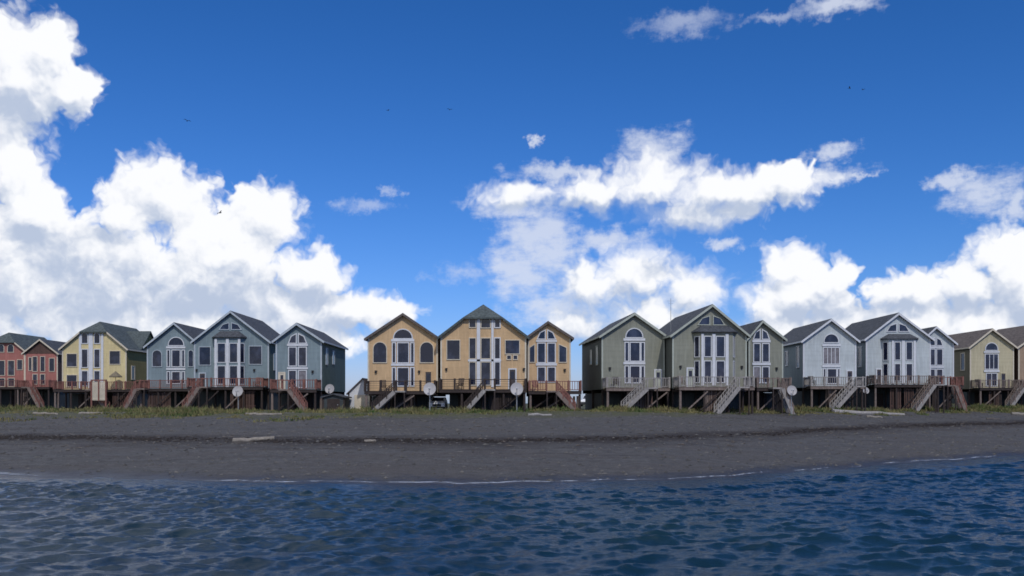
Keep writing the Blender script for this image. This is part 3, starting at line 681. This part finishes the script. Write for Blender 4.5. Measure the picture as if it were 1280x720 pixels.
H['wc'] = house('gabled_house', 'narrow pale grey house, its left side hidden behind the large pale grey house', 'pale grey houses', 109.5, 1149, 1192, 427, (1169, 408.5), 482, 12, 'grey', 'roof', 'white', side_m='grey_shaded', fascia='white',
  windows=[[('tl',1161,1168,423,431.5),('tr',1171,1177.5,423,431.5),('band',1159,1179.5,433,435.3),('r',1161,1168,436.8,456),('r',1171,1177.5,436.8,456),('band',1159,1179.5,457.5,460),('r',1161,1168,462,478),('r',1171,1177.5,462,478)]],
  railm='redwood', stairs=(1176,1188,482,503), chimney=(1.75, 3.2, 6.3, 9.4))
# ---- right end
H['e'] = house('gabled_house', 'beige house with shaded side wall and half-round window near the right edge', None, 118, 1212.5, 1267, 432, (1239, 411), 485, 13, 'beige', 'roof_b', 'cream', side_m='beige_shaded', fascia='cream',
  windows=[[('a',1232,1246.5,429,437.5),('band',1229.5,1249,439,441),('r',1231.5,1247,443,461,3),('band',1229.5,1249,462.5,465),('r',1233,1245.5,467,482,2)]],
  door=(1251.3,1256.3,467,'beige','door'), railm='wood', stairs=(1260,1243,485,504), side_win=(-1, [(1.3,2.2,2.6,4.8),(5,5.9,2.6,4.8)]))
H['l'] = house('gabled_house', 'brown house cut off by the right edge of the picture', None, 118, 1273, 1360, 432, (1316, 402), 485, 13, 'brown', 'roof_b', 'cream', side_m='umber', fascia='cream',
  windows=[[('r',1282,1297,440,458)]], railm='redwood')

# ---------------------------------------------------------------- small buildings
def at(px, D, y_off=0): return ((px-640)*D/F, D)
def shed(name, label, D, x0, x1, ytop, ypk, wm, rm, L, door_m):
    s = F/D; xc = (x0+x1)/2; X = (xc-640)/s; g0 = float(gz(X, D)); hw = (x1-x0)/2/s
    root = empty(name, (X, D, g0), 0, label, 'shed'); ze = CH-(ytop-HY)/s-g0; zp = CH-(ypk-HY)/s-g0
    fr = lambda a, b, d: (a, -d, b)
    MB().prism([(-hw,-.3),(hw,-.3),(hw,ze),(0,zp-.08),(-hw,ze)], 0, -L, fr).build('wall', wm, root)
    sl = (zp-ze)/hw; e = .25
    MB().slab([(-hw-e,-e,ze-sl*e+.06),(0,-e,zp+.06),(0,L+e,zp+.06),(-hw-e,L+e,ze-sl*e+.06)], .12).slab([(0,-e,zp+.06),(hw+e,-e,ze-sl*e+.06),(hw+e,L+e,ze-sl*e+.06),(0,L+e,zp+.06)], .12).build('roof', rm, root)
    d = MB().box(-hw*.6, hw*.6, -.05, -.003, .02, ze*.85).build('door', door_m, root)
    MB().box(hw*.35, hw*.45, -.1, -.05, ze*.4, ze*.46).build('handle', 'metal', d)
    for sg in (-1, 1): MB().box(sg*hw-.08, sg*hw+.08, -.04, -.001, -.2, ze-.08).build('corner_board', 'darkwood', root)
    return root
shed('garage', 'white garage with dark brown roof just left of the tan houses', 97, 436, 471, 490, 473, 'white', 'roof_b', 6, 'cream')
shed('shed', 'dark boarded shed beside the right-hand blue house', 93.5, 404, 430, 496, 492.5, 'slate', 'roof', 3, 'darkwood')

# ---------------------------------------------------------------- satellite dishes
def dish(px, py, D, r, label, yaw=0, tilt=18, post=True):
    X = (px-640)*D/F; Z = CH-(py-HY)*D/F; g0 = float(gz(X, D+.2)) if post else Z-1.0
    root = empty('satellite_dish', (X, D, g0), R(yaw), label, 'satellite dish', 'satellite dishes along the decks')
    z = Z-g0; mb = MB(); n = 20; rings = 5; vs = []; ct = Vector((0,0,z)); tl = R(tilt)
    def tf(x, y, dd_):  # dish plane faces -y tilted up
        v = Vector((x, -dd_, y)); return (v.x, v.y*math.cos(tl)-v.z*math.sin(tl)*-1*0+v.y*0 - (-v.z*math.sin(tl)*-1)*-1*1, v.z*math.cos(tl)+(-v.y)*math.sin(tl)+z)
    verts = [tf(0,0,-.16*r)]; faces = []
    for k in range(1, rings+1):
        q = k/rings
        for i in range(n):
            a = 2*math.pi*i/n; verts.append(tf(r*q*math.cos(a), r*1.08*q*math.sin(a), -.16*r*(1-q*q)))
    for i in range(n): faces.append((0, 1+i, 1+(i+1)%n))
    for k in range(rings-1):
        for i in range(n): faces.append((1+k*n+i, 1+(k+1)*n+i, 1+(k+1)*n+(i+1)%n, 1+k*n+(i+1)%n))
    m2 = len(verts); back = [(x, y+.03, zz) for x,y,zz in verts]; verts += back
    faces += [tuple(m2+i for i in reversed(f)) for f in faces]
    l0 = 1+(rings-1)*n
    for i in range(n): a, b = l0+i, l0+(i+1)%n; faces.append((a, m2+a, m2+b, b))
    mb.add(verts, faces); mb.build('reflector', 'dish', root, smooth=False)
    MB().bar(tf(0,-r*1.0,0), tf(0,-r*.3,r*.95), .05, .05).build('feed_arm', 'metal', root)
    p = tf(0,-r*.3,r*.95); MB().tube(p, (p[0], p[1]-.01+.16, p[2]+.08), .07, .05, 8).build('receiver', 'white', root)
    MB().tube((0, .26, -.3), (0, .26, z), .06, .06, 8).bar((0,.26,z),(0,.04,z),.10,.10).build('post', 'metal', root)
    return root
dish(297, 489, 101.5, .60, 'large white satellite dish in front of the middle blue house')
dish(412, 486, 96.5, .50, 'grey satellite dish beside the side wall of the right-hand blue house')
dish(537, 486, 87.8, .62, 'white satellite dish between the first and the tallest tan house')
dish(646, 486, 86.6, .62, 'white satellite dish below the door of the tallest tan house')
dish(990, 488, 91, .50, 'white satellite dish on a post right of the narrow grey-green house')
dish(1082.5, 488, 100, .36, 'small white satellite dish between the first two pale grey houses')

# ---------------------------------------------------------------- vehicles
def vehicle(name, label, cat, px, D, rz, kind='car'):
    X = (px-640)*D/F; g0 = float(gz(X, D)); root = empty(name, (X, D, g0), R(rz), label, cat)
    wdt = .92; Lb = 4.4 if kind == 'car' else 5.2
    side = [(-.05,.35),(0,.85),(.15,1.0),(1.15,1.12),(1.85,1.62),(3.6,1.66),(4.25,1.15),(4.4,.95),(4.4,.38)] if kind == 'car' else \
           [(-.05,.4),(0,1.0),(.35,1.2),(1.0,1.35),(1.6,2.15),(5.0,2.2),(5.2,2.0),(5.2,.4)]
    bmh = MB(); n = len(side)
    prof = lambda w_, ins: [(w_*(1-(.16 if z > 1.2 else 0)), y, z) for y, z in side]
    A = prof(-wdt, 0); B = prof(wdt, 0)
    bmh.add(A+B, [tuple(range(n)), tuple(range(2*n-1, n-1, -1))]+[(i,(i+1)%n,n+(i+1)%n,n+i) for i in range(n)])
    body = bmh.build('body', 'whitecar', root)
    mo = body.modifiers.new('bevel', 'BEVEL'); mo.width = .06; mo.segments = 3
    i0 = 3; (ya, za), (yb, zb) = side[i0], side[i0+1]
    if kind != 'car': (ya, za), (yb, zb) = side[3], side[4]
    d = Vector((0, yb-ya, zb-za)).normalized(); nn = Vector((0, -d.z, d.y))*.012
    def p(x, t): return tuple(Vector((x, ya+(yb-ya)*t, za+(zb-za)*t))+nn)
    MB().slab([p(-.70,.12),p(.70,.12),p(.64,.9),p(-.64,.9)], .02).build('windscreen', 'glass', root)
    for sg in (-1, 1):
        MB().box(sg*.80-.13, sg*.80+.13, -.075, -.02, .68, .84).build('headlight', 'white', root)
        for yy in (.85, 3.45 if kind == 'car' else 4.2):
            wh = MB().tube((sg*.70, yy, .33), (sg*.95, yy, .33), .33, .33, 18).build('wheel', 'tyre', root)
            MB().tube((sg*.951, yy, .33), (sg*.97, yy, .33), .19, .17, 12).build('rim', 'metal', wh)
        pl = [(1.75,1.16),(2.0,1.52),(3.4,1.54),(3.85,1.16)] if kind == 'car' else [(1.3,1.35),(1.7,2.0),(2.5,2.0),(2.5,1.35)]
        MB().add([(sg*(wdt-.0+.0)*(.93 if z < 1.4 else .86)+sg*.035, y, z) for y, z in pl], [(0,1,2,3)]).build('side_window', 'glass', root)
    MB().box(-.5, .5, -.07, -.02, .55, .82).build('grille', 'black', root)
    MB().box(-.94, .94, -.12, .05, .34, .52).build('bumper', 'black', root)
    return root
_c = vehicle('parked_car', 'white car parked in the dark under the gap between two tan houses', 'car', 546, 91.3, 0)
_c.scale = (.9, .9, .86)
vehicle('parked_van', 'white van parked behind the gap between tan and grey-green houses', 'van', 729, 170, -35, 'van')

# ---------------------------------------------------------------- things on the decks
def umbrella(h, px, label):
    r = h['root']; D = h['D']-1.2; X = (px-640)*D/F; z = h['g0']+h['zd']
    root = empty('patio_umbrella', (X, D, z), 0, label, 'umbrella')
    MB().tube((0,0,.05), (0,0,2.35), .03, .03, 8).build('pole', 'wood', root)
    n = 8; vs = [(0,0,2.45)]+[(.85*math.cos(2*math.pi*i/n), .85*math.sin(2*math.pi*i/n), 1.75) for i in range(n)]+[(.85*math.cos(2*math.pi*i/n), .85*math.sin(2*math.pi*i/n), 1.62) for i in range(n)]
    MB().add(vs, [(0,1+i,1+(i+1)%n) for i in range(n)]+[(1+i,1+n+i,1+n+(i+1)%n,1+(i+1)%n) for i in range(n)]).build('canopy', 'canvas', root)
    MB().tube((0,0,0), (0,0,.08), .28, .25, 12).build('base', 'black', root)
umbrella(H['y'], 144.5, 'brown patio umbrella on the deck of the yellow house')
def panel(px0, px1, py0, py1, D, label):
    X = ((px0+px1)/2-640)*D/F; z0 = CH-(py1-HY)*D/F; z1 = CH-(py0-HY)*D/F; hw = (px1-px0)/2*D/F; g0 = float(gz(X, D))
    root = empty('entrance_frame', (X, D, g0), 0, label, 'gate'); a, b = z0-g0, z1-g0
    m = MB()
    for x in (-hw, 0, hw): m.box(x-.09, x+.09, -.09, .09, -.4 if x else a, b)
    m.box(-hw-.09, hw+.09, -.085, .085, b, b+.16); m.build('frame', 'redwood', root)
    for sg in (-1, 1):
        k = MB(); q = [(sg*hw*.5, 0)]
        x0_, x1_ = (.1, hw-.1) if sg > 0 else (-hw+.1, -.1)
        k.box(x0_, x1_, -.02, .02, a+.25, a+.37).box(x0_, x1_, -.02, .02, b-.45, b-.33)
        nn_ = 5
        for i in range(nn_): xx = x0_+(x1_-x0_)*(i+.5)/nn_; k.box(xx-.055, xx+.055, -.045, -.0205, a+.05, b-.12)
        k.build('picket_panel', 'cream', root)
panel(114.5, 132.5, 476, 501, 114.5, 'cream picket gate in a red timber frame at the foot of the yellow house')
def chair(h, px, label, yaw, m='redwood'):
    D = h['D']-1.3; X = (px-640)*D/F; z = h['g0']+h['zd']
    root = empty('deck_chair', (X, D, z), R(yaw), label, 'chair', 'wooden chairs on the decks')
    MB().box(-.28, .28, -.28, .25, .36, .41).build('seat', m, root)
    b = MB()
    for i in range(5): b.bar((-.24+.12*i, .25, .38), (-.26+.13*i, .50, 1.15), .09, .03)
    b.build('backrest', m, root)
    for sx in (-.27, .27):
        for sy in (-.25, .24): MB().box(sx-.03, sx+.03, sy-.03, sy+.03, 0, .36 if sy > 0 else .60).build('leg', m, root)
        MB().box(sx-.06, sx+.06, -.32, .3, .60, .64).build('armrest', m, root)
for k, px, lb, yw, mm in (('ta',479,'dark wooden chair on the deck of the first tan house, under its left arched window',10,'darkwood'),('tb',575,'dark wooden chair below the left square window of the tallest tan house',-15,'darkwood'),('tc',669,'brown wooden chair on the deck of the narrow tan house',5,'redwood'),
    ('bb',321,'red wooden chair on the deck of the large blue house, under its right window',-10,'redwood'),('ga',771,'dark wooden chair at the left of the leftmost grey-green house deck',12,'darkwood'),('wa',1015,'dark wooden chair on the deck of the pale grey house with curtained window',0,'darkwood'),
    ('gb',852,'weathered chair at the left end of the large grey-green house deck',8,'wood'),('wb',1092,'dark chair left of the bay window on the large pale grey house deck',0,'darkwood'),('e',1224,'dark chair on the deck of the beige house',5,'darkwood')):
    chair(H[k], px, lb, yw, mm)

# ---------------------------------------------------------------- driftwood
def log(px0, px1, py, D, r, label, m='drift', skew=0., root_end=False):
    X0, X1 = (px0-640)*D/F, (px1-640)*D/F; n = 9; mb = MB(); k = 8; rr = random.Random(int(px0*3+py)); vs = []
    for i in range(n):
        t = i/(n-1); x = X0+(X1-X0)*t; y = D+skew*(t-.5); rad = r*(1-.35*t)*rr.uniform(.9, 1.1); z = float(gz(x, y))+rad*.55+.04*rr.uniform(-1,1)
        for j in range(k): a = 2*math.pi*j/k; vs.append((x, y+rad*math.cos(a)*rr.uniform(.9,1.1), z+rad*math.sin(a)*rr.uniform(.9,1.1)))
    fs = [(i*k+j, i*k+(j+1)%k, (i+1)*k+(j+1)%k, (i+1)*k+j) for i in range(n-1) for j in range(k)]+[tuple(range(k-1,-1,-1)), tuple(range((n-1)*k, n*k))]
    mb.add(vs, fs)
    if root_end:
        x, y, z = X0, D-skew*.5, float(gz(X0, D))+r
        for q in range(6): a = q*1.05; mb.tube((x, y, z), (x-.35+rr.uniform(-.1,.2), y+.55*math.cos(a), z+.55*math.sin(a)), r*.35, .03, 5)
    o = mb.build('driftwood_log', m); tag(o, label, 'log', 'driftwood logs on the beach')
def Dof(px, py):   # distance at which the ground is seen at this bearing
    ds = np.linspace(45, 120, 1500); zz = CH-(py-HY)*ds/F; gg = gz((px-640)*ds/F, ds); i = np.argmax(gg >= zz); return float(ds[i])
for a in ((293,342,551.5,.20,'long pale log lying on the dark tide line below the blue houses','drift',.5,False),
          (1040,1133,518,.26,'very long grey log below the pale grey houses','greywood',1.0,True),
          (1083,1103,522,.13,'short pale log just in front of the very long grey log','drift',0,False),
          (1262,1300,519,.20,'pale log at the right edge of the beach','drift',.8,False),
          (100,128,517.5,.16,'pale log in the grass below the yellow house','drift',.4,False),
          (40,74,518,.16,'pale log in the grass below the red houses','drift',-.4,False),
          (308,352,519,.16,'bleached log in the grass below the large blue house','drift',.3,False),
          (456,470,552,.10,'small bleached stick on the tide line, left of the middle of the beach','drift',.2,False),
          (660,690,519.5,.14,'grey log in the grass below the narrow tan house','greywood',.4,False),
          (920,941,514,.15,'pale log in the grass below the large grey-green house','drift',.2,False),
          (1232,1250,524,.10,'thin brown log on the gravel below the beige house','driftdark',.4,False)):
    x0, x1, py, r_, lb, mm, sk, re = a
    log(x0, x1, 0, Dof((x0+x1)/2, py), r_, lb, 'driftdark' if mm == 'driftwood' else mm, sk, re)

# ---------------------------------------------------------------- weed on the tide line, stones, grass
def scatter_lumps(name, pts, size, m, label, cat, flat=.5):
    base = np.array([(0,0,1),(1,0,0),(0,1,0),(-1,0,0),(0,-1,0),(0,0,-1)], float); tri = np.array([(0,1,2),(0,2,3),(0,3,4),(0,4,1),(5,2,1),(5,3,2),(5,4,3),(5,1,4)])
    n = len(pts); rr = np.random.default_rng(3); s_ = size[0]+(size[1]-size[0])*rr.random(n)**2.5
    sc_ = np.stack([s_*rr.uniform(.8,1.8,n), s_*rr.uniform(.7,1.2,n), s_*flat*rr.uniform(.6,1.2,n)], -1); an = rr.uniform(0, 6.28, n)
    v = base[None]*sc_[:,None]; v = v*rr.uniform(.75,1.15,(n,6,1)); c_, s2 = np.cos(an)[:,None], np.sin(an)[:,None]
    v = np.stack([v[...,0]*c_-v[...,1]*s2, v[...,0]*s2+v[...,1]*c_, v[...,2]], -1)+pts[:,None]
    f = (tri[None]+(np.arange(n)*6)[:,None,None]).reshape(-1,3)
    me = bpy.data.meshes.new(name); me.from_pydata(v.reshape(-1,3).tolist(), [], f.tolist()); me.materials.append(M[m])
    o = bpy.data.objects.new(name, me); C.objects.link(o); tag(o, label, cat, kind='stuff')
M['weed'] = mat('rotting_seaweed', (.028,.020,.016), .7, .3, 4)
M['stone'] = mat('beach_stone', (.125,.12,.115), .85, .42, 1.5)
M['bits'] = mat('driftwood_bits', (.13,.11,.095), .9, .3, 1.5)
n = 16000; x = rng.uniform(-75, 75, n); y = shore(x)+sb(x)+.5+rng.normal(0, 1, n)*(.30+.35*np.abs(vnoise(x*.12, x*0, 12)))+.55*vnoise(x*.3, x*0, 9)
kp = rng.random(n) < np.clip(.55+.75*vnoise(x*.18, x*0, 44), .12, 1); x, y = x[kp], y[kp]
scatter_lumps('seaweed', np.stack([x, y, gz(x, y)+.01], -1), (.03, .15), 'weed', 'dark belt of seaweed along the tide line', 'seaweed', .45)
n = 1500; x = rng.uniform(-75, 80, n); y = shore(x)+sb(x)+rng.choice([-2.5, .8, 9.], n)+rng.normal(0, 1.6, n)+.55*vnoise(x*.3, x*0, 9)
scatter_lumps('driftwood_bits', np.stack([x, y, gz(x, y)+.01], -1), (.04, .22), 'bits', 'small scraps of driftwood washed up along the tide lines', 'driftwood', .3)
n = 14000; x = rng.uniform(-75, 80, n); y = shore(x)+rng.uniform(.5, 40, n)
scatter_lumps('beach_stones', np.stack([x, y, gz(x, y)], -1), (.03, .17), 'stone', 'loose stones scattered over the gravel beach', 'stones', .6)

def grass():
    rr = np.random.default_rng(8); n = 95000
    x = rr.uniform(-85, 82, n); fr = np.interp(x, [-85,-60,-45,-30,-20,0,8,12,20,32,42,60,82],[112,108,100,94,88,88,88,89,90,96,99,112,113])   # line of the stairs
    back = fr+2.0; frontl = fr-np.interp(x, [-80,-30,-10,5,10,30,80],[26,20,10,8,4,5,6]); t = rr.random(n)**.8
    y = frontl+(back-frontl)*t
    d = vnoise(x*.22, y*.4, 4)*1.0+vnoise(x*1.2, y*1.2, 6)*.8+(t-.45)*1.1
    keep = d > .05; x, y, t, d = x[keep], y[keep], t[keep], d[keep]
    n = len(x); h = np.clip(.10+.34*d*rr.uniform(.4,1.5,n), .06, .75)*rr.uniform(.6,1.25,n)
    z = gz(x, y)-.02; a = rr.uniform(0, 6.28, n); wdt = rr.uniform(.03,.08,n); le = rr.normal(0,.35,n)*h; le2 = rr.normal(0,.35,n)*h
    dx, dy = np.cos(a)*wdt, np.sin(a)*wdt
    v = np.stack([np.stack([x-dx,y-dy,z],-1), np.stack([x+dx,y+dy,z],-1), np.stack([x+dx*.6+le*.5,y+dy*.6+le2*.5,z+h*.65],-1), np.stack([x+le,y+le2,z+h],-1)], 1)
    f = np.arange(n*4).reshape(n,4)
    me = bpy.data.meshes.new('grass'); me.from_pydata(v.reshape(-1,3).tolist(), [], f.tolist())
    m = bpy.data.materials.new('beach_grass'); m.use_nodes = True; hh = NG(m.node_tree); b = m.node_tree.nodes['Principled BSDF']
    geo = hh.n('ShaderNodeNewGeometry').outputs['Position']; n1 = hh.noise(geo, .5, 5, .6); n2 = hh.noise(geo, 5, 2)
    c = hh.mix(hh.mapr(n1, .36, .58), (.045,.092,.022,1), (.17,.155,.065,1)); c = hh.mix(hh.mapr(n2, .4, .7, 0, .7), c, (.16,.125,.075,1))
    hh.link(c, b.inputs['Base Color']); b.inputs['Roughness'].default_value = .8; b.inputs['Specular IOR Level'].default_value = .2
    me.materials.append(m); o = bpy.data.objects.new('grass', me); C.objects.link(o); tag(o, 'rough beach grass at the foot of the houses', 'grass', kind='stuff')
grass()

# ---------------------------------------------------------------- birds
def bird(px, py, D, label, bank, yaw, span=1.3):
    X = (px-640)*D/F; Z = CH-(py-HY)*D/F
    root = empty('bird', (X, D, Z), R(yaw), label, 'bird', 'birds in the sky')
    mb = MB(); mb.tube((0,-.28,0), (0,-.02,.0), .02, .075, 8).tube((0,-.02,0), (0,.30,.0), .075, .02, 8)
    for sg in (-1, 1):
        mb.add([(0,-.10,.03),(sg*span*.28,-.14,.16),(sg*span*.5,.02,.06),(sg*span*.27,.08,.13),(0,.12,.03)], [(0,1,3,4),(1,2,3)])
    mb.add([(-.03,.22,0),(.03,.22,0),(.10,.42,0),(-.10,.42,0)], [(0,1,2,3)])
    o = mb.build('body', 'bird', root); o.rotation_euler = (0, R(bank), 0)
for i, (px, py, D, lb, bk, yw) in enumerate(((234,151,150,'lone dark bird in the blue beside the upper left cloud',10,30),(275,266,110,'bird gliding in front of the big white cloud at the left',-35,70),
     (562,137,190,'rightmost dark bird high above the middle of the beach',5,10),(485,138,230,'faint bird high above the right side of the blue houses',0,-40),(1062,110,210,'left one of two birds high above the pale grey houses',15,60),(1079,112,200,'right one of two birds high above the pale grey houses',-10,20))):
    bird(px, py, D, lb, bk, yw)
